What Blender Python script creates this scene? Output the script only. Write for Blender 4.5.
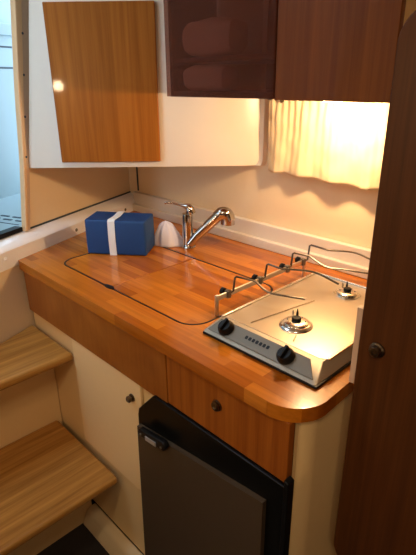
import bpy, bmesh, math, random
from mathutils import Vector, Matrix, noise

for o in list(bpy.data.objects):
    bpy.data.objects.remove(o, do_unlink=True)
SC = bpy.context.scene
COL = SC.collection
random.seed(4)

# ------------------------------------------------------------------ camera
def rad(d): return math.radians(d)
PIT, YAW, ROL = rad(22.48), rad(46.11), rad(-0.6226)
fw = Vector((-math.sin(YAW)*math.cos(PIT), math.cos(YAW)*math.cos(PIT), -math.sin(PIT)))
rt = Vector((math.cos(YAW), math.sin(YAW), 0))
up = rt.cross(fw)
r2 = rt*math.cos(ROL) + up*math.sin(ROL)
u2 = -rt*math.sin(ROL) + up*math.cos(ROL)
cd = bpy.data.cameras.new('camera')
cam = bpy.data.objects.new('camera', cd); COL.objects.link(cam)
m = Matrix((r2, u2, -fw)).transposed().to_4x4()
m.translation = Vector((0, 0, 1.42))
cam.matrix_world = m
cd.sensor_fit = 'VERTICAL'; cd.sensor_height = 24.0
cd.lens = 477.24/555*24.0
cd.clip_start = 0.02
SC.camera = cam

# ------------------------------------------------------------------ world, exposure
SC.view_settings.view_transform = 'Standard'
SC.view_settings.look = 'None'
SC.view_settings.gamma = 1.0
SC.view_settings.exposure = 0.0
SC.view_settings.use_curve_mapping = False
w = bpy.data.worlds.new('sky'); SC.world = w; w.use_nodes = True
bg = w.node_tree.nodes['Background']
bg.inputs['Color'].default_value = (0.60, 0.80, 1.0, 1)
bg.inputs['Strength'].default_value = 6.0

# ------------------------------------------------------------------ lights
def light(name, kind, loc, power, color, size=None, rot=None):
    d = bpy.data.lights.new(name, kind); d.energy = power; d.color = color
    o = bpy.data.objects.new(name, d); COL.objects.link(o); o.location = loc
    if kind == 'AREA':
        d.shape = 'DISK'; d.size = size
    else:
        d.shadow_soft_size = size
    if rot: o.rotation_euler = rot
    return o
LAMP = Vector((-0.655, 1.045, 1.355))
light('galley_lamp_light', 'POINT', LAMP, 9.5, (1.0, 0.66, 0.34), 0.018)
light('ceiling_fill_light', 'AREA', (0.10, -0.15, 1.915), 4.2, (1.0, 0.78, 0.52), 0.24)  # added warm fill from overhead, source out of view
light('side_fill_light', 'POINT', (0.56, -0.15, 1.15), 4.2, (1.0, 0.74, 0.46), 0.03)  # added fill to brighten the end panel, fronts and risers
light('wall_lamp_light', 'POINT', (-0.561, -0.735, 1.396), 9.0, (1.0, 0.74, 0.46), 0.03)

# ------------------------------------------------------------------ materials
def nt(name):
    mt = bpy.data.materials.new(name); mt.use_nodes = True
    return mt, mt.node_tree.nodes, mt.node_tree.links, mt.node_tree.nodes['Principled BSDF']
def lin(c):
    return tuple((v/12.92 if v <= 0.04045 else ((v+0.055)/1.055)**2.4) for v in c)
def srgb(r, g, b): return lin((r/255, g/255, b/255)) + (1,)
def plain(name, col, rough=0.5, metal=0.0, bump=0.0, scale=60, vary=0.0, coat=0.0, spec=0.5):
    mt, N, L, P = nt(name)
    P.inputs['Base Color'].default_value = col
    P.inputs['Roughness'].default_value = rough
    P.inputs['Metallic'].default_value = metal; P.inputs['Specular IOR Level'].default_value = spec
    P.inputs['Coat Weight'].default_value = coat
    tc = N.new('ShaderNodeTexCoord')
    no = N.new('ShaderNodeTexNoise'); no.inputs['Scale'].default_value = scale; no.inputs['Detail'].default_value = 4
    L.new(tc.outputs['Object'], no.inputs['Vector'])
    if vary:
        mx = N.new('ShaderNodeMix'); mx.data_type = 'RGBA'
        mx.inputs['A'].default_value = tuple(c*(1-vary) for c in col[:3]) + (1,)
        mx.inputs['B'].default_value = tuple(min(1, c*(1+vary)) for c in col[:3]) + (1,)
        L.new(no.outputs['Fac'], mx.inputs['Factor']); L.new(mx.outputs['Result'], P.inputs['Base Color'])
    if bump:
        b = N.new('ShaderNodeBump'); b.inputs['Strength'].default_value = bump; b.inputs['Distance'].default_value = 0.002
        L.new(no.outputs['Fac'], b.inputs['Height']); L.new(b.outputs['Normal'], P.inputs['Normal'])
    return mt
def veneer(name, dark, light_, grain=(60, 60, 2.2), rough=0.34, strip=None, coat=0.15, fine=(400, 400, 6)):
    mt, N, L, P = nt(name)
    tc = N.new('ShaderNodeTexCoord')
    mp = N.new('ShaderNodeMapping'); mp.inputs['Scale'].default_value = grain
    L.new(tc.outputs['Object'], mp.inputs['Vector'])
    n1 = N.new('ShaderNodeTexNoise'); n1.inputs['Scale'].default_value = 1; n1.inputs['Detail'].default_value = 6; n1.inputs['Distortion'].default_value = 0.3
    L.new(mp.outputs['Vector'], n1.inputs['Vector'])
    m2 = N.new('ShaderNodeMapping'); m2.inputs['Scale'].default_value = fine
    L.new(tc.outputs['Object'], m2.inputs['Vector'])
    n2 = N.new('ShaderNodeTexNoise'); n2.inputs['Scale'].default_value = 1; n2.inputs['Detail'].default_value = 2
    L.new(m2.outputs['Vector'], n2.inputs['Vector'])
    ad = N.new('ShaderNodeMath'); ad.operation = 'MULTIPLY_ADD'; ad.inputs[1].default_value = 0.35
    L.new(n2.outputs['Fac'], ad.inputs[0]); L.new(n1.outputs['Fac'], ad.inputs[2])
    cr = N.new('ShaderNodeValToRGB')
    cr.color_ramp.elements[0].position = 0.42; cr.color_ramp.elements[0].color = dark
    cr.color_ramp.elements[1].position = 0.95; cr.color_ramp.elements[1].color = light_
    L.new(ad.outputs[0], cr.inputs['Fac'])
    out = cr.outputs['Color']
    if strip:   # broad plank to plank tone change across the given axis vector (m)
        sx, amount = strip
        m3 = N.new('ShaderNodeMapping'); m3.inputs['Scale'].default_value = sx
        L.new(tc.outputs['Object'], m3.inputs['Vector'])
        wn = N.new('ShaderNodeTexWhiteNoise'); wn.noise_dimensions = '3D'
        fl = N.new('ShaderNodeVectorMath'); fl.operation = 'FLOOR'
        L.new(m3.outputs['Vector'], fl.inputs[0]); L.new(fl.outputs['Vector'], wn.inputs['Vector'])
        mr = N.new('ShaderNodeMapRange'); mr.inputs['To Min'].default_value = 1-amount; mr.inputs['To Max'].default_value = 1+amount
        L.new(wn.outputs['Value'], mr.inputs['Value'])
        mv = N.new('ShaderNodeVectorMath'); mv.operation = 'SCALE'
        L.new(out, mv.inputs[0]); L.new(mr.outputs['Result'], mv.inputs['Scale'])
        out = mv.outputs['Vector']
    L.new(out, P.inputs['Base Color'])
    P.inputs['Roughness'].default_value = rough
    P.inputs['Coat Weight'].default_value = coat; P.inputs['Coat Roughness'].default_value = 0.05; P.inputs['Specular IOR Level'].default_value = 0.2
    return mt
def staves(name, c1, c2, rough=0.22):
    """strip-laminated solid wood, staves along x"""
    mt, N, L, P = nt(name)
    tc = N.new('ShaderNodeTexCoord')
    br = N.new('ShaderNodeTexBrick')
    br.offset = 0.37; br.offset_frequency = 2; br.squash = 1
    br.inputs['Color1'].default_value = c1; br.inputs['Color2'].default_value = c2
    br.inputs['Mortar Size'].default_value = 0.0; br.inputs['Scale'].default_value = 1.0
    br.inputs['Brick Width'].default_value = 0.21; br.inputs['Row Height'].default_value = 0.027
    br.inputs['Bias'].default_value = 0.0
    L.new(tc.outputs['Object'], br.inputs['Vector'])
    mp = N.new('ShaderNodeMapping'); mp.inputs['Scale'].default_value = (5, 110, 110)
    L.new(tc.outputs['Object'], mp.inputs['Vector'])
    n = N.new('ShaderNodeTexNoise'); n.inputs['Scale'].default_value = 1; n.inputs['Detail'].default_value = 6
    L.new(mp.outputs['Vector'], n.inputs['Vector'])
    mr = N.new('ShaderNodeMapRange'); mr.inputs['From Min'].default_value = 0.25; mr.inputs['From Max'].default_value = 0.75
    mr.inputs['To Min'].default_value = 0.80; mr.inputs['To Max'].default_value = 1.16
    L.new(n.outputs['Fac'], mr.inputs['Value'])
    mv = N.new('ShaderNodeVectorMath'); mv.operation = 'SCALE'
    L.new(br.outputs['Color'], mv.inputs[0]); L.new(mr.outputs['Result'], mv.inputs['Scale'])
    L.new(mv.outputs['Vector'], P.inputs['Base Color'])
    P.inputs['Roughness'].default_value = rough
    P.inputs['Coat Weight'].default_value = 0.3; P.inputs['Coat Roughness'].default_value = 0.05; P.inputs['Specular IOR Level'].default_value = 0.3
    return mt
def emis(name, col, s):
    mt, N, L, P = nt(name)
    P.inputs['Base Color'].default_value = (0.9, 0.85, 0.75, 1)
    P.inputs['Emission Color'].default_value = col; P.inputs['Emission Strength'].default_value = s
    return mt

M = {}
M['counter'] = staves('laminated_wood', srgb(154, 80, 12), srgb(202, 122, 34))
M['cherry'] = veneer('cherry_veneer', srgb(130, 66, 18), srgb(170, 98, 34))
M['cherry_apron'] = veneer('cherry_apron_veneer', srgb(136, 76, 26), srgb(170, 104, 42), grain=(7, 30, 7), fine=(120, 60, 12))
M['cherry_plank'] = veneer('cherry_plank_veneer', srgb(140, 80, 24), srgb(172, 106, 38), strip=((22, 0, 0), 0.10))
M['mahogany'] = veneer('mahogany_veneer', srgb(102, 50, 14), srgb(134, 75, 26))
M['dark_door'] = veneer('dark_door_veneer', srgb(66, 35, 14), srgb(92, 52, 22), rough=0.42, coat=0.08)
M['oak'] = veneer('oak_tread', srgb(136, 90, 38), srgb(204, 150, 76), grain=(46, 2.2, 46), rough=0.42, coat=0.1, fine=(260, 8, 260), strip=((14, 0, 0), 0.07))
M['cream'] = plain('cream_laminate', srgb(238, 206, 150), 0.45, vary=0.02)
M['cream_door'] = plain('side_lit_cream', srgb(248, 218, 166), 0.42, vary=0.02)  # face panel cream made lighter, side light put into the colour
M['cream_wall'] = plain('cream_wall_paint', srgb(238, 214, 176), 0.5, bump=0.05, vary=0.02)
M['white_mould'] = plain('white_moulding', srgb(226, 216, 202), 0.35, vary=0.015)
M['ledge_white'] = plain('white_ledge_paint', srgb(246, 246, 248), 0.3, vary=0.02)
M['ceiling'] = plain('ceiling_lining', srgb(236, 226, 206), 0.6)
M['black'] = plain('black_plastic', (0.004, 0.004, 0.0045, 1), 0.4, spec=0.25)
M['black_gloss'] = plain('black_enamel', (0.004, 0.004, 0.004, 1), 0.3, spec=0.2)
M['grey_door'] = plain('grey_fridge_panel', srgb(76, 62, 48), 0.45, spec=0.25, vary=0.03)
M['badge'] = plain('silver_badge', srgb(180, 184, 190), 0.35, metal=0.5)
M['steel'] = plain('brushed_steel', (0.70, 0.65, 0.57, 1), 0.30, metal=1.0, vary=0.03)
M['steel_dark'] = plain('dark_steel', (0.20, 0.175, 0.14, 1), 0.5, metal=0.8)
M['steel_body'] = plain('satin_steel', (0.50, 0.45, 0.37, 1), 0.55, metal=0.85)
M['steel_rim'] = plain('steel_rim', (0.80, 0.78, 0.74, 1), 0.2, metal=1.0)
M['chrome'] = plain('chrome', (0.52, 0.49, 0.46, 1), 0.10, metal=1.0)
M['rod'] = plain('steel_rod', (0.12, 0.105, 0.09, 1), 0.35, metal=1.0)
M['bronze'] = plain('dark_bronze', (0.16, 0.12, 0.08, 1), 0.28, metal=1.0)
M['blue'] = plain('blue_cloth', srgb(0, 62, 124), 0.55, bump=0.3, scale=300, vary=0.12)
M['strap'] = plain('white_strap', srgb(232, 236, 238), 0.7, bump=0.2, scale=500)
M['cloth'] = plain('white_cloth', srgb(226, 224, 238), 0.8, bump=0.3, scale=90)
M['towel'] = plain('pale_towel', srgb(240, 226, 220), 0.9, bump=0.6, scale=260)
M['floor'] = plain('dark_sole', srgb(38, 36, 38), 0.6, vary=0.1)
M['liner'] = plain('moulded_liner', srgb(226, 206, 168), 0.35, vary=0.02)
M['alloy'] = plain('brushed_alloy_frame', srgb(230, 192, 146), 0.38, metal=0.0, vary=0.04)
M['alloy_dark'] = plain('dull_alloy', srgb(208, 178, 150), 0.4, metal=0.0, vary=0.04)
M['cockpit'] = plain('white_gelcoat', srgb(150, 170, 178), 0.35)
M['slot'] = plain('dark_slot', (0.03, 0.05, 0.07, 1), 0.6)
M['lens'] = emis('lamp_lens', (1.0, 0.66, 0.34, 1), 30.0)
M['lens_soft'] = emis('fill_lamp_diffuser', (1.0, 0.80, 0.56, 1), 3.0)
M['amber'] = plain('seal_line', srgb(110, 58, 26), 0.5)
# curtain: thin cloth, part of the light passes through
mt, N, L, P = nt('curtain_cloth')
P.inputs['Base Color'].default_value = srgb(240, 222, 184); P.inputs['Roughness'].default_value = 0.9
tr = N.new('ShaderNodeBsdfTranslucent'); tr.inputs['Color'].default_value = srgb(240, 214, 164)
mx = N.new('ShaderNodeMixShader'); mx.inputs[0].default_value = 0.25
L.new(P.outputs[0], mx.inputs[1]); L.new(tr.outputs[0], mx.inputs[2]); L.new(mx.outputs[0], N['Material Output'].inputs[0])
M['curtain'] = mt
# smoked acrylic
mt, N, L, P = nt('smoked_acrylic')
N.remove(P)
tp = N.new('ShaderNodeBsdfTransparent'); tp.inputs['Color'].default_value = (0.80, 0.62, 0.56, 1)
df = N.new('ShaderNodeBsdfDiffuse'); df.inputs['Color'].default_value = srgb(118, 66, 46)
m0 = N.new('ShaderNodeMixShader'); m0.inputs[0].default_value = 0.3
L.new(tp.outputs[0], m0.inputs[1]); L.new(df.outputs[0], m0.inputs[2])
gl = N.new('ShaderNodeBsdfGlossy'); gl.inputs['Roughness'].default_value = 0.03
fr = N.new('ShaderNodeFresnel'); fr.inputs['IOR'].default_value = 1.22
mx = N.new('ShaderNodeMixShader')
L.new(fr.outputs[0], mx.inputs[0]); L.new(m0.outputs[0], mx.inputs[1]); L.new(gl.outputs[0], mx.inputs[2])
L.new(mx.outputs[0], N['Material Output'].inputs[0])
M['smoked'] = mt

# ------------------------------------------------------------------ mesh helpers (world coordinates)
def box(bm, x0, x1, y0, y1, z0, z1):
    v = [bm.verts.new((x, y, z)) for z in (z0, z1) for x, y in ((x0, y0), (x1, y0), (x1, y1), (x0, y1))]
    for f in ((3, 2, 1, 0), (4, 5, 6, 7), (0, 1, 5, 4), (1, 2, 6, 5), (2, 3, 7, 6), (3, 0, 4, 7)):
        bm.faces.new([v[i] for i in f])
def prism(bm, pts, ax_u, ax_v, ax_w, w0, w1, origin=(0, 0, 0)):
    """polygon pts (u,v) extruded from w0 to w1 along ax_w"""
    U, V, W, O = Vector(ax_u), Vector(ax_v), Vector(ax_w), Vector(origin)
    a = [bm.verts.new(O+U*p[0]+V*p[1]+W*w0) for p in pts]
    b = [bm.verts.new(O+U*p[0]+V*p[1]+W*w1) for p in pts]
    n = len(pts)
    fs = [bm.faces.new(a), bm.faces.new(b[::-1])]
    for i in range(n):
        fs.append(bm.faces.new((a[i], b[i], b[(i+1) % n], a[(i+1) % n])))
    bmesh.ops.recalc_face_normals(bm, faces=fs)
def zprism(bm, pts, z0, z1): prism(bm, pts, (1, 0, 0), (0, 1, 0), (0, 0, 1), z0, z1)
def arc(cx, cy, r, a0, a1, n=8):
    return [(cx+r*math.cos(rad(a0+(a1-a0)*i/n)), cy+r*math.sin(rad(a0+(a1-a0)*i/n))) for i in range(n+1)]
def rrect(x0, x1, y0, y1, r, n=8, rs=None):
    r4 = rs or (r, r, r, r)   # corners: x0y0, x1y0, x1y1, x0y1
    return (arc(x0+r4[0], y0+r4[0], r4[0], 180, 270, n) + arc(x1-r4[1], y0+r4[1], r4[1], 270, 360, n)
            + arc(x1-r4[2], y1-r4[2], r4[2], 0, 90, n) + arc(x0+r4[3], y1-r4[3], r4[3], 90, 180, n))
def ring(bm, c, axis, r, n, start):
    a = Vector(axis).normalized(); s = (start - a*start.dot(a)).normalized(); t = a.cross(s)
    return [bm.verts.new(c + s*(r*math.cos(2*math.pi*i/n)) + t*(r*math.sin(2*math.pi*i/n))) for i in range(n)]
def sweep(bm, pts, rads, n=10, cap=True, ref=None):
    pts = [Vector(p) for p in pts]
    if not isinstance(rads, (list, tuple)): rads = [rads]*len(pts)
    rings = []
    st = Vector(ref) if ref else Vector((0.31, 0.17, 0.93))
    for i, p in enumerate(pts):
        d = (pts[min(i+1, len(pts)-1)] - pts[max(i-1, 0)]).normalized()
        if abs(d.dot(st.normalized())) > 0.97: st = Vector((0.9, -0.3, 0.1))
        rr = ring(bm, p, d, rads[i], n, st)
        st = (rr[0].co - p).normalized()
        rings.append(rr)
    for a, b in zip(rings, rings[1:]):
        for i in range(n):
            bm.faces.new((a[i], a[(i+1) % n], b[(i+1) % n], b[i]))
    if cap:
        bm.faces.new(rings[0][::-1]); bm.faces.new(rings[-1])
def lathe(bm, c, axis, prof, n=24):
    """prof: (distance along the axis, radius)"""
    a = Vector(axis).normalized(); c = Vector(c)
    st = Vector((0, 0, 1)) if abs(a.z) < 0.9 else Vector((1, 0, 0))
    rings = [ring(bm, c+a*h, a, max(r, 1e-5), n, st) for h, r in prof]
    for p, q in zip(rings, rings[1:]):
        for i in range(n):
            bm.faces.new((p[i], p[(i+1) % n], q[(i+1) % n], q[i]))
    bm.faces.new(rings[0][::-1]); bm.faces.new(rings[-1])
def smooth_path(pts, k=6):
    """Catmull-Rom"""
    P = [Vector(p) for p in pts]; out = []
    for i in range(len(P)-1):
        p0 = P[max(i-1, 0)]; p1 = P[i]; p2 = P[i+1]; p3 = P[min(i+2, len(P)-1)]
        for j in range(k):
            t = j/k
            out.append(0.5*((2*p1)+(p2-p0)*t+(2*p0-5*p1+4*p2-p3)*t*t+(3*p1-p0-3*p2+p3)*t**3))
    out.append(P[-1]); return out
def new(): return bmesh.new()
def obj(name, bm, mat, parent=None, bevel=0.0, seg=2, smooth=False, origin=None, ang=35, label=None):
    """link a bmesh (in world coordinates) as ONE object; its origin moves to origin or its parent's base"""
    bmesh.ops.recalc_face_normals(bm, faces=bm.faces[:])
    base = Vector((0, 0, 0))
    if parent is not None:
        base = Vector(parent['_base'])
    elif origin is not None:
        base = Vector(origin)
    for v in bm.verts: v.co -= base
    me = bpy.data.meshes.new(name); bm.to_mesh(me); bm.free()
    me.materials.append(M[mat])
    o = bpy.data.objects.new(name, me); COL.objects.link(o)
    if parent is not None:
        o.parent = parent
    else:
        o.location = base
    o['_base'] = tuple(base)
    if bevel:
        b = o.modifiers.new('bevel', 'BEVEL'); b.width = bevel; b.segments = seg; b.limit_method = 'ANGLE'; b.angle_limit = rad(ang)
    if smooth or bevel:
        for p in me.polygons: p.use_smooth = True
        if not bevel:
            try:
                me.set_sharp_from_angle(angle=rad(ang))
            except Exception: pass
        else:
            wn = o.modifiers.new('normals', 'WEIGHTED_NORMAL'); wn.keep_sharp = True
    if label: o['label'] = label
    return o
def thing(name, loc, label, cat, group=None):
    o = bpy.data.objects.new(name, None); COL.objects.link(o); o.location = loc
    o.empty_display_size = 0.05
    o['_base'] = tuple(loc); o['label'] = label; o['category'] = cat
    if group: o['group'] = group
    return o
def tag(o, label, cat, group=None):
    o['label'] = label; o['category'] = cat
    if group: o['group'] = group
    return o
def struct(o, label=None, cat=None):
    o['kind'] = 'structure'
    if label: o['label'] = label
    if cat: o['category'] = cat
    return o

# ------------------------------------------------------------------ setting
# the slanted aft bulkhead: along T (towards the back corner), N points into the cabin
P0 = Vector((-1.434, 0.542, 0)); T = Vector((-0.36523, 0.93092, 0)); NI = Vector((0.93092, 0.36523, 0))
def wall_xy(s, n=0.0):
    p = P0 + T*s + NI*n; return (p.x, p.y)
BACK = 1.21; CEIL = 1.95
bm = new(); box(bm, -1.95, 0.72, -1.0, BACK+0.1, -0.06, 0.0)
struct(obj('floor', bm, 'floor'), 'dark grey cabin sole below the wooden steps', 'floor')
# open sliding hatch over the steps lets the sky in
HX0, HX1, HY0, HY1 = -1.42, -0.98, -0.25, 0.47
bm = new()
box(bm, -1.95, HX0, -1.0, BACK+0.1, CEIL, CEIL+0.05); box(bm, HX1, 0.72, -1.0, BACK+0.1, CEIL, CEIL+0.05)
box(bm, HX0, HX1, -1.0, HY0, CEIL, CEIL+0.05); box(bm, HX0, HX1, HY1, BACK+0.1, CEIL, CEIL+0.05)
struct(obj('ceiling', bm, 'ceiling'), 'cream cabin ceiling', 'ceiling')
bm = new(); box(bm, -1.95, 0.72, BACK, BACK+0.06, 0.0, CEIL)
struct(obj('wall_back', bm, 'cream_wall'), 'cream back wall behind worktop and curtain', 'wall')
bm = new(); box(bm, 0.62, 0.68, -0.9, BACK, 0.0, CEIL)
struct(obj('wall_right', bm, 'dark_door'), 'wood panelled side wall of the cabin', 'wall')
bm = new(); box(bm, -1.2, 0.62, -0.90, -0.84, 0.0, CEIL)
struct(obj('wall_front', bm, 'dark_door'), 'wood panelled wall opposite the galley', 'wall')
# aft bulkhead, with the companionway opening left of a leaning jamb
SILL = 0.966
def jamb(z): return 0.128 + 0.18*(z-1.02)
bm = new()
S0, S1 = -1.52, 0.79
prism(bm, [(S0, 0.0), (S1, 0.0), (S1, 0.90), (S0, 0.90)], T, (0, 0, 1), NI, -0.10, -0.004, P0)
W0, W1 = -0.075, -0.05
prism(bm, [(S0, 0.90), (S1, 0.90), (S1, SILL), (S0, SILL)], T, (0, 0, 1), NI, -0.10, W1, P0)
prism(bm, [(jamb(SILL), SILL), (S1, SILL), (S1, CEIL), (jamb(CEIL), CEIL)], T, (0, 0, 1), NI, W0, W1, P0)
prism(bm, [(S0, SILL), (-0.75, SILL), (-0.75, CEIL), (S0, CEIL)], T, (0, 0, 1), NI, W0, W1, P0)
prism(bm, [(-0.75, 1.88), (jamb(1.88), 1.88), (jamb(CEIL), CEIL), (-0.75, CEIL)], T, (0, 0, 1), NI, W0, W1, P0)
struct(obj('wall_left', bm, 'cream_wall'), 'cream slanted wall beside the open companionway', 'wall')
# companionway frame
fr_ = thing('window_1', wall_xy(0.1, -0.05)+(0.97,), 'companionway opening framed in screwed tan alloy', 'opening')
fr_['kind'] = 'structure'
bm = new()
z0, z1 = SILL+0.001, 1.90
prism(bm, [(0.090, z0), (0.100, z0), (0.137, 1.175), (0.172, 1.397), (0.216, 1.644), (0.268, z1), (0.232, z1), (0.188, 1.641), (0.151, 1.398), (0.125, 1.177)], T, (0, 0, 1), NI, W1-0.001, W1+0.020, P0)
obj('jamb_strip', bm, 'alloy', fr_, bevel=0.003)
bm = new()
prism(bm, [(0.100, z0), (0.113, z0), (0.152, 1.173), (0.201, 1.397), (0.256, 1.648), (0.315, z1), (0.268, z1), (0.216, 1.644), (0.172, 1.397), (0.137, 1.175)], T, (0, 0, 1), NI, W1-0.002, W1+0.018, P0)
obj('jamb_lining', bm, 'alloy_dark', fr_, bevel=0.004)
for z in (1.20, 1.32, 1.44, 1.555, 1.70):
    bm = new(); p = P0 + T*(0.131+0.170*(z-1.177)+0.0045) + NI*(W1+0.0195) + Vector((0, 0, z))
    lathe(bm, p, NI, [(0, 0.004), (0.0015, 0.0035), (0.002, 0.001)], 10)
    obj('screw', bm, 'slot', fr_)
bm = new(); prism(bm, [(-0.74, SILL+0.001), (0.089, SILL+0.001), (0.089, SILL+0.016), (-0.74, SILL+0.016)], T, (0, 0, 1), NI, W0, W1+0.006, P0)
obj('track', bm, 'black', fr_, label='black sill track under the opening')
# white ledge on the wall, its face against the counter end
lg = thing('trim_1', wall_xy(0.0)+(0.885,), 'white painted ledge with bolt heads along counter end', 'ledge')
lg['kind'] = 'structure'
bm = new()
prof = [(-0.003, 0.884), (-0.001, 0.884), (-0.001, 0.940), (-0.008, 0.948), (-0.014, 0.951), (-0.022, 0.958), (-0.049, 0.9655), (-0.049, 0.90), (-0.003, 0.90)]
prism(bm, [(a, b) for a, b in prof], NI, (0, 0, 1), T, -0.95, 0.755, P0)
obj('ledge_beam', bm, 'ledge_white', lg, bevel=0.0015)
bm = new(); prism(bm, [(-0.0495, 0.9660), (-0.0440, 0.9650), (-0.0440, 0.9672), (-0.0495, 0.9695)], NI, (0, 0, 1), T, 0.118, 0.735, P0)
obj('seam', bm, 'slot', lg, label='dark gap between ledge and wall')
bm = new(); box(bm, -1.686, -1.681, 1.2050, 1.2095, 0.982, 1.20); obj('seam', bm, 'slot', lg)
for s in (-0.035, 0.30, 0.62, -0.40):
    bm = new(); p = P0 + T*s - NI*0.0012 + Vector((0, 0, 0.918))
    lathe(bm, p, NI, [(0, 0.007), (0.0015, 0.006), (0.003, 0.002)], 12)
    obj('bolt_cap', bm, 'ledge_white' if s < 0 else 'steel_dark', lg)

# cockpit seen through the opening
ck = thing('cockpit_locker', wall_xy(0.2, -0.55)+(0.93,), 'pale blue-lit white cockpit moulding outside the companionway', 'cockpit')
ck['kind'] = 'structure'
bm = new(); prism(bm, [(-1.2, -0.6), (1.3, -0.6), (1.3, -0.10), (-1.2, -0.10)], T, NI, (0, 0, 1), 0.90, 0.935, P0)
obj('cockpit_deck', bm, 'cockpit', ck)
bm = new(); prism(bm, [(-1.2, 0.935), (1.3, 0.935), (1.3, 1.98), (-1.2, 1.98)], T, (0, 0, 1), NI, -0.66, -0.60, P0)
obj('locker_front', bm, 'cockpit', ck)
bm = new(); prism(bm, [(-0.60, 1.605), (-0.585, 1.605), (-0.575, 1.65), (-0.60, 1.65)], NI, (0, 0, 1), T, -1.2, 0.735, P0)
obj('locker_lip', bm, 'cockpit', ck, bevel=0.004)
for z, a, b in ((1.557, -0.9, 0.722), (1.474, -0.9, 0.710)):
    bm = new(); prism(bm, [(a, z), (b, z), (b, z+0.007), (a, z+0.007)], T, (0, 0, 1), NI, -0.61, -0.598, P0)
    obj('groove', bm, 'slot', ck)
for sc, off in ((0.300, 0.0), (0.264, 0.012)):
    for i in range(6):
        bm = new(); nn = -0.20-0.062*i-off
        prism(bm, rrect(sc-0.006, sc+0.006, nn-0.045, nn, 0.005, 4), T, NI, (0, 0, 1), 0.934, 0.9365, P0)
        obj('drain_slot', bm, 'slot', ck)
bm = new(); prism(bm, [(0.221, -0.55), (0.225, -0.55), (0.225, -0.20), (0.221, -0.20)], T, NI, (0, 0, 1), 0.934, 0.9362, P0)
obj('deck_seam', bm, 'slot', ck)

# moulded white corner locker body (45 degrees across the corner)
Q = Vector((-1.50, 0.675, 0)); EX = Vector((0.693, 0.7209, 0)); NF = Vector((0.7209, -0.693, 0))
def qxy(s, n=0.0):
    p = Q + EX*s + NF*n; return (p.x, p.y)
lk = thing('corner_locker', qxy(0.3)+(1.165,), 'white moulded corner locker with wooden door above the blue box', 'locker')
def body_outline(z):
    l = 0.150*(z-1.19) - 0.014          # the left end leans with the companionway jamb
    e = 0.0 if z > 1.185 else 0.012*((1.185-z)/0.02)**2
    p = [qxy(l+0.004, -0.036), qxy(l-0.004, -0.020), qxy(l+0.000, -0.008), qxy(l+0.012, 0.0)]
    p += [qxy(0.660-e, 0.0), qxy(0.695-e, -0.002), qxy(0.720-e, -0.008), (-0.987-0.7*e, 1.196), (-0.981-0.7*e, BACK-0.001)]
    p += [(-1.60, BACK-0.001), (-1.655, 1.10)]
    return [(x, y, z) for x, y in p]
bm = new(); LV = []
for z in (1.165, 1.168, 1.175, 1.185, 1.30, 1.45, 1.62, 1.80, CEIL):
    LV.append([bm.verts.new(p) for p in body_outline(z)])
for a, b in zip(LV, LV[1:]):
    for i in range(len(a)): bm.faces.new((a[i], a[(i+1) % len(a)], b[(i+1) % len(a)], b[i]))
bm.faces.new(LV[0][::-1]); bm.faces.new(LV[-1])
obj('locker_body', bm, 'white_mould', lk, smooth=True, ang=50)
bm = new()
prism(bm, [(0.095, 1.183), (0.407, 1.183), (0.412, 1.628), (0.095, 1.628)], EX, (0, 0, 1), NF, 0.001, 0.014, Q)
obj('door', bm, 'cherry_plank', lk, bevel=0.003)

# upper cabinet: carcass, smoked door, wooden door
UY = 0.90; UB = 1.378; UT = 1.93
uc = thing('wall_cabinet', (-0.76, 1.05, UB), 'dark wooden wall cabinet with one smoked and one wooden door', 'cabinet')
floor_poly = [(-1.093, UY+0.016), (-0.443, UY+0.016), (-0.443, BACK-0.002), (-0.970, BACK-0.002), (-1.093, 1.080)]
bm = new(); zprism(bm, floor_poly, UB, UB+0.014); obj('bottom_panel', bm, 'mahogany', uc)
bm = new(); zprism(bm, floor_poly, UT-0.014, UT); obj('top_panel', bm, 'mahogany', uc)
bm = new(); zprism(bm, [(-1.08, 0.922), (-0.732, 0.922), (-0.732, BACK-0.014), (-0.99, BACK-0.014), (-1.08, 1.075)], 1.462, 1.474); obj('shelf', bm, 'mahogany', uc)
bm = new(); zprism(bm, [(-1.093, UY+0.016), (-1.081, UY+0.016), (-1.081, 1.085), (-1.093, 1.080)], UB+0.014, UT-0.014); obj('side_panel', bm, 'mahogany', uc)
bm = new(); box(bm, -0.730, -0.716, UY+0.016, BACK-0.002, UB+0.014, UT-0.014); obj('divider', bm, 'mahogany', uc)
bm = new(); box(bm, -0.457, -0.443, UY+0.016, BACK-0.002, UB+0.014, UT-0.014); obj('side_panel', bm, 'cream', uc, label='cream right side panel')
bm = new(); box(bm, -0.99, -0.457, BACK-0.012, BACK-0.002, UB+0.014, UT-0.014); obj('back_panel', bm, 'mahogany', uc)
bm = new(); box(bm, -1.094, -0.721, UY+0.002, UY+0.013, UB+0.001, UT); obj('door', bm, 'smoked', uc, bevel=0.002, label='smoked see-through door with folded linen behind')
bm = new(); box(bm, -0.715, -0.443, UY, UY+0.015, UB-0.001, UT); obj('door', bm, 'mahogany', uc, bevel=0.002, label='dark red-brown wooden door')

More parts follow.
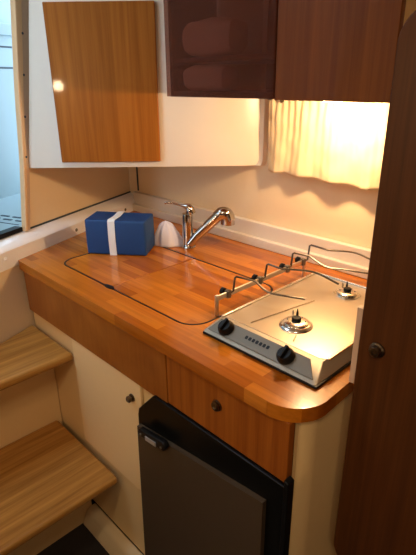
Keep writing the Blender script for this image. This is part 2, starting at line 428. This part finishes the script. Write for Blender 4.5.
# linen on the shelves
def roll(name, x0, x1, y, z, ry, rz, label, tilt=0.0):
    bm = new(); n = 26; rings = []
    nx = 14
    for i in range(nx+1):
        t = i/nx; x = x0+(x1-x0)*t
        e = min(1, math.sin(math.pi*min(max(t, 0.0), 1.0))**0.2+0.03)
        rr = []
        for k in range(n):
            a = 2*math.pi*k/n
            c, s = math.cos(a), math.sin(a)
            pw = 0.5
            yy = ry*e*math.copysign(abs(c)**pw, c); zz = rz*e*math.copysign(abs(s)**pw, s)
            nz = noise.noise(Vector((x*22, yy*30, zz*30+z*9)))*0.006
            zc = z+rz+zz+nz+tilt*t*(1 if s > 0 else 0)*0.02
            rr.append(bm.verts.new((x, y+yy+nz, max(z+0.0005, zc))))
        rings.append(rr)
    for p, q in zip(rings, rings[1:]):
        for k in range(n): bm.faces.new((p[k], p[(k+1) % n], q[(k+1) % n], q[k]))
    bm.faces.new(rings[0][::-1]); bm.faces.new(rings[-1])
    return tag(obj(name, bm, 'towel', smooth=True, origin=((x0+x1)/2, y, z)), label, 'linen', 'folded linen behind the smoked door')
roll('folded_blanket', -1.068, -0.875, 0.966, 1.4745, 0.044, 0.044, 'pale folded blanket on upper shelf behind smoked door')
roll('folded_towel', -1.07, -0.90, 0.966, 1.3925, 0.044, 0.032, 'pale folded towel on cabinet floor behind smoked door')

# under-cabinet lamp
gl_ = thing('puck_lamp', (LAMP.x, LAMP.y, UB-0.001), 'small round lit lamp under wall cabinet in front of curtain', 'lamp')
bm = new(); lathe(bm, (LAMP.x, LAMP.y, UB-0.0005), (0, 0, -1), [(0, 0.03), (0.004, 0.03), (0.005, 0.026)], 24); obj('lamp_housing', bm, 'steel_rim', gl_)
bm = new(); lathe(bm, (LAMP.x, LAMP.y, UB-0.0055), (0, 0, -1), [(0, 0.025), (0.003, 0.022), (0.004, 0.010)], 24); obj('lamp_lens', bm, 'lens', gl_)
cl = thing('ceiling_fill_lamp', (0.10, -0.15, CEIL), 'added round fill lamp on the unseen cabin ceiling', 'lamp')  # added fixture to carry the overhead fill, out of view
bm = new(); lathe(bm, (0.10, -0.15, CEIL-0.001), (0, 0, -1), [(0, 0.15), (0.015, 0.15), (0.02, 0.14)], 32); obj('lamp_base', bm, 'steel_rim', cl)
bm = new(); lathe(bm, (0.10, -0.15, CEIL-0.0215), (0, 0, -1), [(0, 0.135), (0.006, 0.125), (0.010, 0.06)], 32); obj('diffuser', bm, 'lens_soft', cl)
sl_ = thing('side_fill_lamp', (0.62, -0.15, 1.15), 'small added fill lamp on the unseen side wall opposite the steps', 'lamp')  # added fixture to carry the side fill, out of view
bm = new(); lathe(bm, (0.6195, -0.15, 1.15), (-1, 0, 0), [(0, 0.035), (0.010, 0.032), (0.012, 0.012), (0.022, 0.012)], 24); obj('lamp_base', bm, 'chrome', sl_)
bm = new(); lathe(bm, (0.597, -0.15, 1.15), (-1, 0, 0), [(0, 0.012), (0.003, 0.018), (0.007, 0.018), (0.010, 0.008)], 24); obj('bulb', bm, 'lens', sl_)
wl = thing('wall_lamp', (-0.561, -0.84, 1.396), 'small lit wall lamp on the wall opposite the galley', 'lamp')
bm = new(); lathe(bm, (-0.561, -0.839, 1.396), (0, 1, 0), [(0, 0.035), (0.012, 0.032), (0.014, 0.012), (0.06, 0.012)], 24); obj('lamp_base', bm, 'chrome', wl)
bm = new(); lathe(bm, (-0.561, -0.778, 1.396), (0, 1, 0), [(0, 0.012), (0.004, 0.020), (0.012, 0.024), (0.020, 0.020), (0.026, 0.008)], 24); obj('bulb', bm, 'lens', wl)

# ------------------------------------------------------------------ steps
st = thing('companionway_step', (-1.30, 0.40, 0.67), 'upper oak step against the end of the galley front', 'step', 'companionway steps')
def tread(bm, x1, x_back, z, th=0.028, notch=None):
    y_end = 0.5625
    yb = -0.02
    ww = lambda y: P0.x - (y-P0.y)*0.36523/0.93092 + 0.003
    pts = []
    if x_back is None:
        pts = [(ww(yb), yb), (x1, yb), (x1, y_end-0.0), (ww(y_end)+0.001, y_end)]
    else:
        yc = P0.y - (x_back - P0.x - 0.003)*0.93092/0.36523
        pts = [(ww(yb), yb), (x1, yb), (x1, y_end-0.008), (x_back, y_end-0.008), (x_back, yc)]
    zprism(bm, pts, z-th, z)
bm = new(); tread(bm, -1.172, None, 0.670); obj('tread', bm, 'oak', st, bevel=0.009, seg=3)
bm = new(); box(bm, -1.356, -1.342, 0.325, 0.5705, 0.30, 0.6415); obj('riser', bm, 'cream', st)
st2 = thing('companionway_step', (-1.15, 0.30, 0.335), 'lower oak step beside the white cabinet door', 'step', 'companionway steps')
bm = new(); tread(bm, -0.972, -1.341, 0.335); obj('tread', bm, 'oak', st2, bevel=0.009, seg=3)
bm = new(); box(bm, -1.194, -1.180, -0.02, 0.560, 0.0, 0.3065); obj('riser', bm, 'cream', st2)
# moulded kick along the galley foot
bm = new(); prism(bm, [(0.515, 0.0), (0.535, 0.045), (0.548, 0.055), (0.5725, 0.058), (0.5725, 0.0)], (0, 1, 0), (0, 0, 1), (1, 0, 0), -1.179, -0.372)
struct(obj('baseboard_galley', bm, 'liner', bevel=0.006, seg=3), 'pale moulded kick along the foot of the galley', 'baseboard')

# ------------------------------------------------------------------ base cabinet
bc = thing('base_cabinet', (-1.15, 0.60, 0.06), 'cream galley cabinet with long wooden apron and white door', 'cabinet')
bm = new(); box(bm, -1.441, -0.855, 0.573, 0.590, 0.059, 0.869); obj('face_panel', bm, 'cream', bc)
bm = new(); box(bm, -0.854, -0.781, 0.573, 0.590, 0.600, 0.869); obj('face_rail', bm, 'cream', bc)
bm = new(); box(bm, -0.780, -0.7275, 0.573, 0.590, 0.74, 0.869); obj('face_rail', bm, 'cream', bc)
bm = new(); box(bm, -1.436, -0.7225, 0.560, 0.572, 0.724, 0.8695); obj('apron', bm, 'cherry_apron', bc, bevel=0.002)
dr = None
bm = new()
prism(bm, [(-1.172, 0.345), (-0.883, 0.345), (-0.850, 0.360), (-0.837, 0.640), (-0.834, 0.650), (-0.834, 0.722), (-1.172, 0.722)], (1, 0, 0), (0, 0, 1), (0, 1, 0), 0.5635, 0.5725)
dr = obj('door', bm, 'cream_door', bc, bevel=0.0025, label='pale door with dark bronze knob')
def knob(bm, c, ax, r, d): lathe(bm, c, ax, [(0, r*1.25), (0.003, r*1.2), (0.004, r*0.7), (d*0.5, r*0.7), (d*0.55, r), (d*0.85, r), (d, r*0.7), (d*0.98, r*0.45), (d*0.9, r*0.4)], 20)
bm = new(); knob(bm, (-0.872, 0.5634, 0.666), (0, -1, 0), 0.009, 0.016)
obj('knob', bm, 'bronze', dr, smooth=True)

du = thing('drawer_unit', (-0.556, 0.60, 0.735), 'wooden drawer with push knob above the fridge', 'drawer')
bm = new(); box(bm, -0.7185, -0.382, 0.560, 0.578, 0.733, 0.8695); df_ = obj('drawer_front', bm, 'cherry', du, bevel=0.002)
bm = new(); knob(bm, (-0.559, 0.5598, 0.8135), (0, -1, 0), 0.010, 0.009)
obj('knob', bm, 'bronze', df_, smooth=True)
bm = new(); box(bm, -0.70, -0.41, 0.579, 0.95, 0.745, 0.84); obj('drawer_box', bm, 'cream', du)

ep = [(-0.3805, 0.578), (-0.3795, 0.5735)] + arc(-0.415, 0.624, 0.052, -48, 0, 8) + [(-0.363, BACK-0.002), (-0.378, BACK-0.002), (-0.378, 0.622), (-0.3805, 0.600)]
bm = new(); zprism(bm, ep, 0.0, 0.8695)
ec = tag(obj('end_panel', bm, 'cream', smooth=True, origin=(-0.37, 0.9, 0)), 'cream rounded end panel of the galley beside the dark door', 'panel')

# ------------------------------------------------------------------ fridge
fg = thing('fridge', (-0.61, 0.75, 0.06), 'black built-in fridge with grey door under the drawer', 'fridge')
bm = new(); box(bm, -0.83, -0.40, 0.591, 1.05, 0.06, 0.70); obj('fridge_body', bm, 'black', fg)
bm = new()
OUT = [(-0.852, 0.060), (-0.375, 0.060), (-0.375, 0.731), (-0.764, 0.731), (-0.772, 0.726), (-0.832, 0.660), (-0.837, 0.640)]
prism(bm, OUT, (1, 0, 0), (0, 0, 1), (0, 1, 0), 0.553, 0.5725)
obj('surround', bm, 'black_gloss', fg, bevel=0.003)
bm = new(); prism(bm, [(-0.842, 0.075), (-0.419, 0.075), (-0.419, 0.672), (-0.826, 0.616)], (1, 0, 0), (0, 0, 1), (0, 1, 0), 0.541, 0.5528)
fd = obj('door', bm, 'grey_door', fg, label='matte grey door panel')
bm = new(); prism(bm, [(-0.377, 0.08), (-0.3665, 0.08), (-0.3665, 0.752), (-0.377, 0.757)], (1, 0, 0), (0, 0, 1), (0, 1, 0), 0.545, 0.5645)
obj('hinge_strip', bm, 'black', fg, bevel=0.002)
bm = new(); prism(bm, [(-0.798, 0.611), (-0.702, 0.623), (-0.694, 0.638), (-0.702, 0.649), (-0.798, 0.633), (-0.804, 0.621)], (1, 0, 0), (0, 0, 1), (0, 1, 0), 0.524, 0.5408)
lt = obj('latch_handle', bm, 'black', fg, bevel=0.004)
bm = new(); prism(bm, [(-0.768, 0.618), (-0.727, 0.623), (-0.727, 0.635), (-0.768, 0.630)], (1, 0, 0), (0, 0, 1), (0, 1, 0), 0.522, 0.5238)
bd = obj('badge', bm, 'badge', lt, label='small silver badge')
for c in (-0.788, -0.709):
    bm = new(); lathe(bm, (c, 0.5238, 0.627+0.11*(c+0.748)), (0, -1, 0), [(0, 0.0035), (0.0015, 0.003)], 10); obj('screw', bm, 'steel_dark', lt)

# ------------------------------------------------------------------ worktop
ZT = 0.90
def loop_verts(bm, pts, z): return [bm.verts.new((p[0], p[1], z)) for p in pts]
lx = lambda y: P0.x - (y-P0.y)*0.36523/0.93092 + 0.001
outer = [(lx(0.550), 0.550)] + [(-0.425, 0.550)] + arc(-0.427, 0.625, 0.075, -90, -3, 12) + [(-0.357, 0.80), (-0.357, BACK-0.002), (lx(BACK-0.002), BACK-0.002)]
hole = rrect(-1.335, -0.709, 0.632, 0.955, 0.055, 10)
bm = new()
def add_loops(z):
    vo = loop_verts(bm, outer, z); vh = loop_verts(bm, hole, z)
    ed = []
    for vs in (vo, vh):
        for i in range(len(vs)): ed.append(bm.edges.new((vs[i], vs[(i+1) % len(vs)])))
    bmesh.ops.triangle_fill(bm, use_beauty=True, use_dissolve=False, edges=ed)
    return vo, vh
to, th_ = add_loops(ZT); bo, bh = add_loops(0.870)
for a, b in ((to, bo), (th_, bh)):
    for i in range(len(a)):
        bm.faces.new((a[i], a[(i+1) % len(a)], b[(i+1) % len(a)], b[i]))
wt = tag(obj('worktop', bm, 'counter', bevel=0.005, seg=3, ang=50, origin=(-0.9, 0.9, 0.870)), 'glossy laminated wooden worktop with rounded corner', 'worktop')
def ring_prism(bm, po, pi_, z0, z1):
    a0, a1 = [[bm.verts.new((p[0], p[1], z)) for p in po] for z in (z0, z1)]
    b0, b1 = [[bm.verts.new((p[0], p[1], z)) for p in pi_] for z in (z0, z1)]
    k = len(po)
    for i in range(k):
        j = (i+1) % k
        bm.faces.new((a0[i], a0[j], a1[j], a1[i])); bm.faces.new((b0[j], b0[i], b1[i], b1[j]))
        bm.faces.new((a1[i], a1[j], b1[j], b1[i])); bm.faces.new((a0[j], a0[i], b0[i], b0[j]))
bm = new(); ring_prism(bm, rrect(-1.3347, -0.7093, 0.6323, 0.9547, 0.055, 10), rrect(-1.3302, -0.7138, 0.6368, 0.9502, 0.0505, 10), 0.887, ZT+0.0004)
obj('seal', bm, 'black', wt, label='black rubber seal round the sink covers')
def lid(name, x0, x1, rs, label, notch=None):
    bm = new()
    pts = rrect(x0, x1, 0.637, 0.950, 0.050, 10, rs)
    if notch:
        xn, r = notch
        pts = [p for p in pts if not (abs(p[0]-xn) < r+0.002 and p[1] < 0.66)]
    zprism(bm, pts, 0.886, ZT-0.0003)
    o = obj(name, bm, 'counter', bevel=0.0012, ang=60, origin=((x0+x1)/2, 0.8, 0.886))
    return tag(o, label, 'sink cover', 'sink covers in the worktop')
lid('sink_cover', -1.330, -1.0513, (0.050, 0.004, 0.004, 0.050), 'left wooden sink cover set in worktop under the blue box')
sc_ = lid('sink_cover', -1.0487, -0.714, (0.004, 0.050, 0.050, 0.004), 'right wooden sink cover set in worktop before the hob')
bm = new(); zprism(bm, rrect(-1.3335, -0.7105, 0.6335, 0.9535, 0.054, 10), 0.78, 0.8855)
tag(obj('sink_basin', bm, 'black', origin=(-1.0, 0.8, 0.78)), 'black sink basin showing as dark line round the sink covers', 'sink')
bm = new(); zprism(bm, [(-1.050+0.022*math.cos(rad(a)), 0.635+0.008*math.sin(rad(a))) for a in range(0, 360, 20)], 0.9004, 0.9018)
obj('finger_pull', bm, 'black', sc_, label='black oval finger pull')
# backsplash
bm = new(); box(bm, -1.70, -0.358, 1.188, BACK-0.001, 0.9003, 0.978); box(bm, -1.70, -0.358, 1.170, 1.1885, 0.9003, 0.930)
struct(obj('trim_2', bm, 'white_mould', bevel=0.003), 'cream upstand along the back of the worktop', 'trim')
bm = new(); prism(bm, [(-1.69, 1.055), (-1.10, 1.055), (-1.10, 1.0575), (-1.69, 1.0575)], (1, 0, 0), (0, 0, 1), (0, 1, 0), 1.1875, 1.1898)
bm.free()

# ------------------------------------------------------------------ curtain
ct = thing('curtain', (-0.69, 1.16, 1.36), 'short cream pleated curtain glowing behind the lamp', 'curtain')
bm = new(); nx, nz = 150, 26; X0, X1 = -0.948, -0.44
G = []
for j in range(nz+1):
    t = j/nz
    row = []
    for i in range(nx+1):
        s = i/nx
        x = X0+(X1-X0)*s + 0.006*math.sin(9*s+3*t)*t
        if s < 0.1: x += (0.1-s)*(-0.06)*t*(1-t)*4
        ph = 2*math.pi*(s*23 + 0.35*math.sin(s*11))
        big = 2*math.pi*(s*6.2+0.3*math.sin(s*5+1))
        amp = 0.0022*(1-t)**2+0.0006*t
        y = 1.172 + amp*math.sin(ph) + 0.005*t*math.sin(big) + 0.004*noise.noise(Vector((s*14, t*5, 2.2)))
        zb = 1.158 - 0.010*min(1, s*1.6) + 0.0018*math.sin(big+0.6)
        z = 1.3745*(1-t) + zb*t
        row.append(bm.verts.new((x, y, z)))
    G.append(row)
for j in range(nz):
    for i in range(nx): bm.faces.new((G[j][i], G[j][i+1], G[j+1][i+1], G[j+1][i]))
co = obj('cloth', bm, 'curtain', ct, smooth=True, ang=180)
so = co.modifiers.new('thick', 'SOLIDIFY'); so.thickness = 0.0012
bm = new(); sweep(bm, [(-0.955, 1.172, 1.3655), (-0.43, 1.172, 1.3655)], 0.0022, 8); obj('rail', bm, 'bronze', ct)
bm = new(); sweep(bm, [(-0.897, 1.208, 1.362), (-0.897, 1.170, 1.362), (-0.897, 1.160, 1.359), (-0.897, 1.158, 1.365)], 0.0026, 8); obj('hook', bm, 'bronze', ct)

# ------------------------------------------------------------------ blue box
bx = thing('cool_box', (-1.30, 0.86, ZT), 'blue fabric box with a white strap on the worktop', 'box')
a = Vector((-1.330, 0.7365, ZT+0.0005)); b = Vector((-1.172, 0.856, ZT+0.0005))
ux = (b-a).normalized(); uy = Vector((-ux.y, ux.x, 0)); Lb = (b-a).length; Wb = 0.108; Hb = 0.116
bm = new()
nx, ny, nz = 16, 10, 10
def boxpt(u, v, w):
    # soft sided: gentle bulge and sag
    bu = 0.004*math.sin(math.pi*v)*math.sin(math.pi*w)
    p = a + ux*(u*Lb + (bu if u == 1 else (-bu if u == 0 else 0))) + uy*(v*Wb)
    z = w*Hb*(1-0.02*u)
    if w == 1: z += -0.004*math.sin(math.pi*u)*math.sin(math.pi*v)
    p = p + Vector((0, 0, z))
    if v == 0: p = p - uy*0.003*math.sin(math.pi*u)*math.sin(math.pi*w)
    return p
cache = {}
def bv(i, j, k):
    key = (i, j, k)
    if key not in cache: cache[key] = bm.verts.new(boxpt(i/nx, j/ny, k/nz))
    return cache[key]
for i in range(nx):
    for j in range(ny):
        for k in (0, nz): bm.faces.new((bv(i, j, k), bv(i+1, j, k), bv(i+1, j+1, k), bv(i, j+1, k)))
for i in range(nx):
    for k in range(nz):
        for j in (0, ny): bm.faces.new((bv(i, j, k), bv(i+1, j, k), bv(i+1, j, k+1), bv(i, j, k+1)))
for j in range(ny):
    for k in range(nz):
        for i in (0, nx): bm.faces.new((bv(i, j, k), bv(i, j+1, k), bv(i, j+1, k+1), bv(i, j, k+1)))
obj('box_body', bm, 'blue', bx, bevel=0.006, seg=3, ang=50)
bm = new()
sp = []
o1, w1 = 0.0035, 0.023
uc_ = 0.45
def strap(uo, off):
    c = a + ux*(uc_*Lb + uo)
    return [c - uy*(0.0015+off) + Vector((0, 0, 0.0)), c - uy*(0.004+off)+Vector((0, 0, Hb*0.5)), c - uy*(0.001+off)+Vector((0, 0, Hb-0.004)),
            c + uy*(0.004)+Vector((0, 0, Hb-0.001+off)), c + uy*(Wb*0.5)+Vector((0, 0, Hb-0.0045+off)), c+uy*(Wb-0.004)+Vector((0, 0, Hb-0.001+off)),
            c + uy*(Wb+off+0.001)+Vector((0, 0, Hb-0.005)), c+uy*(Wb+off+0.001)+Vector((0, 0, 0.0))]
L1, L2 = strap(-w1/2, 0.0016), strap(w1/2, 0.0016)
V1 = [bm.verts.new(p) for p in L1]; V2 = [bm.verts.new(p) for p in L2]
for i in range(len(V1)-1): bm.faces.new((V1[i], V1[i+1], V2[i+1], V2[i]))
so_ = obj('strap', bm, 'strap', bx)
sm = so_.modifiers.new('thick', 'SOLIDIFY'); sm.thickness = 0.0014; sm.offset = 0

# ------------------------------------------------------------------ white crumpled cloth
bm = new(); n, mrows = 40, 14
cx, cy = -1.207, 0.982
rows = []
for j in range(mrows+1):
    t = j/mrows
    row = []
    for i in range(n):
        an = 2*math.pi*i/n
        r = 0.052*(1-t**1.8)**0.62
        fold = 0.90+0.18*(abs(math.sin(2.5*an+0.5))-0.5)*(1-0.3*t)+0.05*math.sin(9*an+4*t)
        nz_ = noise.noise(Vector((math.cos(an)*2, math.sin(an)*2, t*3)))*0.006
        d = EX*(math.cos(an)*r*fold*1.02) + NF*(math.sin(an)*r*fold*0.56)
        z = ZT+0.0006 + 0.084*t + (nz_ if j > 0 else 0)
        lean = EX*(-0.012*t)
        row.append(bm.verts.new((cx+d.x+lean.x, cy+d.y+lean.y, z)))
    rows.append(row)
for p, q in zip(rows, rows[1:]):
    for i in range(n): bm.faces.new((p[i], p[(i+1) % n], q[(i+1) % n], q[i]))
bm.faces.new(rows[0][::-1])
tag(obj('crumpled_cloth', bm, 'cloth', smooth=True, ang=180, origin=(cx, cy, ZT)), 'white crumpled cloth between blue box and tap', 'cloth')

# ------------------------------------------------------------------ tap
tp_ = thing('tap', (-1.145, 1.012, ZT), 'chrome mixer tap with pull-out spout behind the sink lids', 'tap')
B = Vector((-1.145, 1.012, 0)); 
def fp(s, z, n=0.0): return B + EX*s + NF*n + Vector((0, 0, z))
bm = new(); lathe(bm, fp(0, ZT), (0, 0, 1), [(0, 0.024), (0.004, 0.024), (0.006, 0.022), (0.012, 0.0195)], 28)
obj('base_ring', bm, 'chrome', tp_, smooth=True)
bm = new(); sweep(bm, [fp(0.0, ZT+0.011), fp(-0.001, ZT+0.06), fp(-0.001, ZT+0.105), fp(-0.001, ZT+0.116)], [0.0195, 0.0185, 0.0185, 0.0170], 24)
obj('body', bm, 'chrome', tp_, smooth=True)
bm = new()
lev = smooth_path([fp(0.012, ZT+0.1165), fp(0.004, ZT+0.136), fp(-0.012, ZT+0.141), fp(-0.030, ZT+0.146), fp(-0.050, ZT+0.151), fp(-0.068, ZT+0.153), fp(-0.074, ZT+0.150)], 5)
nl = len(lev)
sweep(bm, lev, [0.0155 if i < 4 else max(0.0035, 0.0150*(1-(i-3)/(nl*0.42))) for i in range(nl)], 16)
obj('lever', bm, 'chrome', tp_, smooth=True)
bm = new(); sweep(bm, [fp(0.004, ZT+0.014, 0.012), fp(0.03, ZT+0.045, 0.012), fp(0.070, ZT+0.082, 0.012), fp(0.098, ZT+0.108, 0.012)], [0.0140, 0.0150, 0.0165, 0.0180], 20)
obj('spout', bm, 'chrome', tp_, smooth=True)
bm = new(); sweep(bm, smooth_path([fp(0.096, ZT+0.106, 0.012), fp(0.108, ZT+0.116, 0.012), fp(0.122, ZT+0.117, 0.012), fp(0.130, ZT+0.106, 0.012), fp(0.131, ZT+0.088, 0.012), fp(0.131, ZT+0.082, 0.012)], 4),
      [0.0165]+[0.020]*3+[0.0225]*5+[0.0235]*6+[0.0235]*5+[0.020], 20)
obj('spray_head', bm, 'chrome', tp_, smooth=True)

# ------------------------------------------------------------------ hob
hb = thing('hob', (-0.545, 0.85, ZT), 'steel two-burner hob with sloping knob panel', 'hob')
bot = [(-0.706, 0.640), (-0.390, 0.640), (-0.386, 0.646), (-0.386, 1.060), (-0.706, 1.060)]
ZH = 0.930
bm = new()
tray = [(-0.681, 0.636), (-0.383, 0.636), (-0.383, 1.066), (-0.681, 1.066)]
zprism(bm, tray, ZT+0.0004, ZT+0.006)
obj('base_flange', bm, 'black', hb, bevel=0.002)
def frus(bm, lo, hi, z0, z1):
    a = [bm.verts.new((p[0], p[1], z0)) for p in lo]; b = [bm.verts.new((p[0], p[1], z1)) for p in hi]
    bm.faces.new(a[::-1]); bm.faces.new(b)
    for i in range(len(lo)): bm.faces.new((a[i], a[(i+1) % len(lo)], b[(i+1) % len(lo)], b[i]))
lo = [(-0.682, 0.640), (-0.676, 0.637), (-0.391, 0.637), (-0.386, 0.642), (-0.386, 1.060), (-0.682, 1.060)]
hi = [(-0.668, 0.680), (-0.658, 0.678), (-0.416, 0.678), (-0.403, 0.685), (-0.396, 1.052), (-0.668, 1.052)]
bm = new(); frus(bm, lo, hi, ZT+0.0062, ZH); obj('body', bm, 'steel_body', hb, bevel=0.0015)
bm = new(); zprism(bm, [(-0.661, 0.690), (-0.416, 0.690), (-0.403, 0.696), (-0.403, 1.045), (-0.661, 1.045)], ZH-0.001, ZH+0.0008); obj('cooktop_plate', bm, 'steel', hb)
bm = new()  # raised rim around the plate
prism(bm, [(-0.668, 0.682), (-0.662, 0.682), (-0.662, 1.046), (-0.402, 1.046), (-0.402, 0.694), (-0.396, 0.694), (-0.396, 1.052), (-0.668, 1.052)], (1, 0, 0), (0, 1, 0), (0, 0, 1), ZH, ZH+0.004)
obj('rim', bm, 'steel_rim', hb, bevel=0.001)
# sloping dark panel inlay with illegible maker mark
pa = Vector((-0.676, 0.6445, ZT+0.0115)); pu = Vector((1, 0, 0)); pv = Vector((0, 0.038, 0.0238)).normalized(); pn = Vector((0, -0.0238, 0.038)).normalized()
pp = lambda u, v, w=0.0: pa + pu*u + pv*v + pn*w
bm = new(); prism(bm, [(0.004, 0.0), (0.280, 0.0), (0.252, 0.036), (0.018, 0.036)], pu, pv, pn, 0.0004, 0.0016, pa); fpnl = obj('front_panel', bm, 'steel_dark', hb, bevel=0.0006)
bm = new()
for i in range(7):
    prism(bm, rrect(0.100+0.0095*i, 0.1065+0.0095*i, 0.016, 0.024, 0.002, 3), pu, pv, pn, 0.0016, 0.0021, pa)
obj('maker_mark', bm, 'black', fpnl)
for u in (0.046, 0.206):
    bm = new(); c = pp(u, 0.019, 0.0016)
    lathe(bm, c, pn, [(0, 0.0185), (0.005, 0.0182), (0.013, 0.0150), (0.0145, 0.0135)], 28)
    kb = obj('knob', bm, 'black', hb, smooth=True)
    bm = new(); prism(bm, [(-0.0035, -0.0145), (0.0035, -0.0145), (0.0035, 0.0145), (-0.0035, 0.0145)], pu, pv, pn, 0.0146, 0.0215, c)
    obj('grip', bm, 'black', kb, bevel=0.0015)
bm = new(); sweep(bm, [(-0.600, 0.705, ZH+0.0012), (-0.566, 0.895, ZH+0.0012)], 0.0016, 8); obj('bright_line', bm, 'steel_rim', hb, smooth=True)  # bright line on the plate, built as a thin steel rod
bm = new(); sweep(bm, [(-0.487, 0.706, ZH+0.0012), (-0.497, 0.728, ZH+0.0012)], 0.0018, 8); obj('bright_line', bm, 'steel_rim', hb, smooth=True)  # short bright line, built the same way
def burner(cx, cy, R, square):
    b = None
    bm = new()
    if square:
        zprism(bm, [(cx+R*1.35*math.cos(rad(a)), cy+R*1.35*math.sin(rad(a))) for a in (22, 68, 112, 158, 202, 248, 292, 338)], ZH+0.0009, ZH+0.003)
    else:
        lathe(bm, (cx, cy, ZH+0.0009), (0, 0, 1), [(0, R*1.36), (0.002, R*1.33), (0.006, R*1.12), (0.0065, R*1.0)], 32)
    b = obj('burner', bm, 'steel_rim', hb, smooth=True)
    z = ZH + (0.0033 if square else 0.0068)
    bm = new(); lathe(bm, (cx, cy, z), (0, 0, 1), [(0, R), (0.004, R), (0.006, R*0.85), (0.0065, R*0.5)], 32); obj('burner_ring', bm, 'steel_rim', b, smooth=True)
    bm = new(); lathe(bm, (cx, cy, z+0.0066), (0, 0, 1), [(0, R*0.38), (0.005, R*0.38), (0.007, R*0.33), (0.0072, R*0.2)], 24); obj('burner_cap', bm, 'black', b, smooth=True)
    for k in range(6):
        bm = new(); an = rad(60*k+25); lathe(bm, (cx+R*0.72*math.cos(an), cy+R*0.72*math.sin(an), z+0.0062), (0, 0, 1), [(0, 0.0018), (0.001, 0.0015)], 8); obj('port', bm, 'slot', b)
    for dx, h, mtn in ((-0.018, 0.019, 'black'), (-0.031, 0.012, 'steel_rim')):
        bm = new(); lathe(bm, (cx+dx*0.9, cy+R*0.75+0.006, z), (0, 0, 1), [(0, 0.003), (h*0.5, 0.0026), (h, 0.0008)], 10); obj('igniter' if mtn == 'black' else 'flame_sensor', bm, mtn, b, smooth=True)
burner(-0.524, 0.765, 0.027, False)
burner(-0.532, 0.985, 0.025, True)
# fiddle rail with four bent wire holders
rk = thing('fiddle_rail', (-0.716, 0.88, ZT), 'steel fiddle rail with bent wire pot holders beside the hob', 'pot rail')
bm = new(); box(bm, -0.720, -0.715, 0.713, 1.075, 0.940, 0.953); obj('rail', bm, 'steel', rk, bevel=0.0015)
for y in (0.718, 1.068):
    bm = new(); box(bm, -0.721, -0.7145, y-0.0045, y+0.0045, ZT+0.0005, 0.955); obj('post', bm, 'steel', rk, bevel=0.0015)
wires = [
    (0.765, [(-0.7165, 0.757, 0.946), (-0.715, 0.772, 0.950), (-0.714, 0.776, 0.983), (-0.710, 0.777, 0.987), (-0.671, 0.800, 0.980), (-0.633, 0.802, 0.963), (-0.590, 0.818, 0.961), (-0.553, 0.836, 0.960)]),
    (0.880, [(-0.7165, 0.874, 0.946), (-0.716, 0.892, 0.950), (-0.715, 0.897, 0.983), (-0.711, 0.897, 0.986), (-0.668, 0.898, 0.984), (-0.610, 0.948, 0.978), (-0.553, 0.965, 0.960), (-0.548, 0.966, 0.959)]),
    (1.000, [(-0.7165, 0.988, 0.946), (-0.716, 1.002, 0.950), (-0.715, 1.006, 0.985), (-0.711, 1.007, 0.988), (-0.673, 1.021, 0.985), (-0.620, 1.022, 0.968), (-0.580, 1.040, 0.967), (-0.510, 1.070, 0.965)]),
    (1.070, [(-0.7165, 1.060, 0.946), (-0.714, 1.077, 0.950), (-0.713, 1.081, 0.990), (-0.708, 1.081, 0.993), (-0.656, 1.085, 0.990), (-0.599, 1.121, 0.988), (-0.556, 1.130, 0.978), (-0.520, 1.135, 0.970)]),
]
for y, p in wires:
    bm = new()
    p2 = [Vector(p[0]), Vector(p[1])] + [Vector(p[2]), Vector(p[3])] + smooth_path(p[4:], 5)
    sweep(bm, p2, 0.0026, 8, ref=(0, 1, 0.2)); wr = obj('wire_holder', bm, 'rod', rk, smooth=True)
    bm = new(); box(bm, -0.7235, -0.711, p[0][1]-0.007, p[0][1]+0.005, 0.9365, 0.9565); obj('clamp', bm, 'steel_dark', wr, bevel=0.002)
    bm = new(); lathe(bm, (-0.724, p[0][1]-0.001, 0.9475), (-1, 0, 0.1), [(0, 0.0035), (0.005, 0.0035), (0.006, 0.009), (0.014, 0.009), (0.016, 0.006)], 16); obj('thumb_knob', bm, 'black', wr, smooth=True)

# ------------------------------------------------------------------ dark door at the right
dd = thing('door_1', (-0.10, 0.70, 0.49), 'dark wooden cabin door with rounded corners at right', 'door')
dd['kind'] = 'structure'
bm = new()
prism(bm, rrect(-0.3370, 0.16, 0.470, 1.512, 0.050, 10), (1, 0, 0), (0, 0, 1), (0, 1, 0), 0.682, 0.704)
obj('leaf', bm, 'dark_door', dd, bevel=0.003)
bm = new(); lathe(bm, (-0.302, 0.6815, 1.000), (0, -1, 0), [(0, 0.0135), (0.003, 0.0135), (0.005, 0.0105), (0.010, 0.0105), (0.013, 0.0085), (0.0132, 0.005), (0.011, 0.004)], 24)
obj('knob', bm, 'bronze', dd, smooth=True)
bm = new(); box(bm, -0.3485, -0.3375, 0.686, 0.700, 0.912, 1.062)
obj('latch_plate', bm, 'alloy_dark', dd, bevel=0.001)
bm = new(); box(bm, 0.17, 0.62, 0.68, 0.71, 0.0, CEIL)
struct(obj('wall_bulkhead', bm, 'cream_wall'), 'cream bulkhead carrying the dark door', 'wall')

for o in bpy.data.objects:
    if '_base' in o: del o['_base']
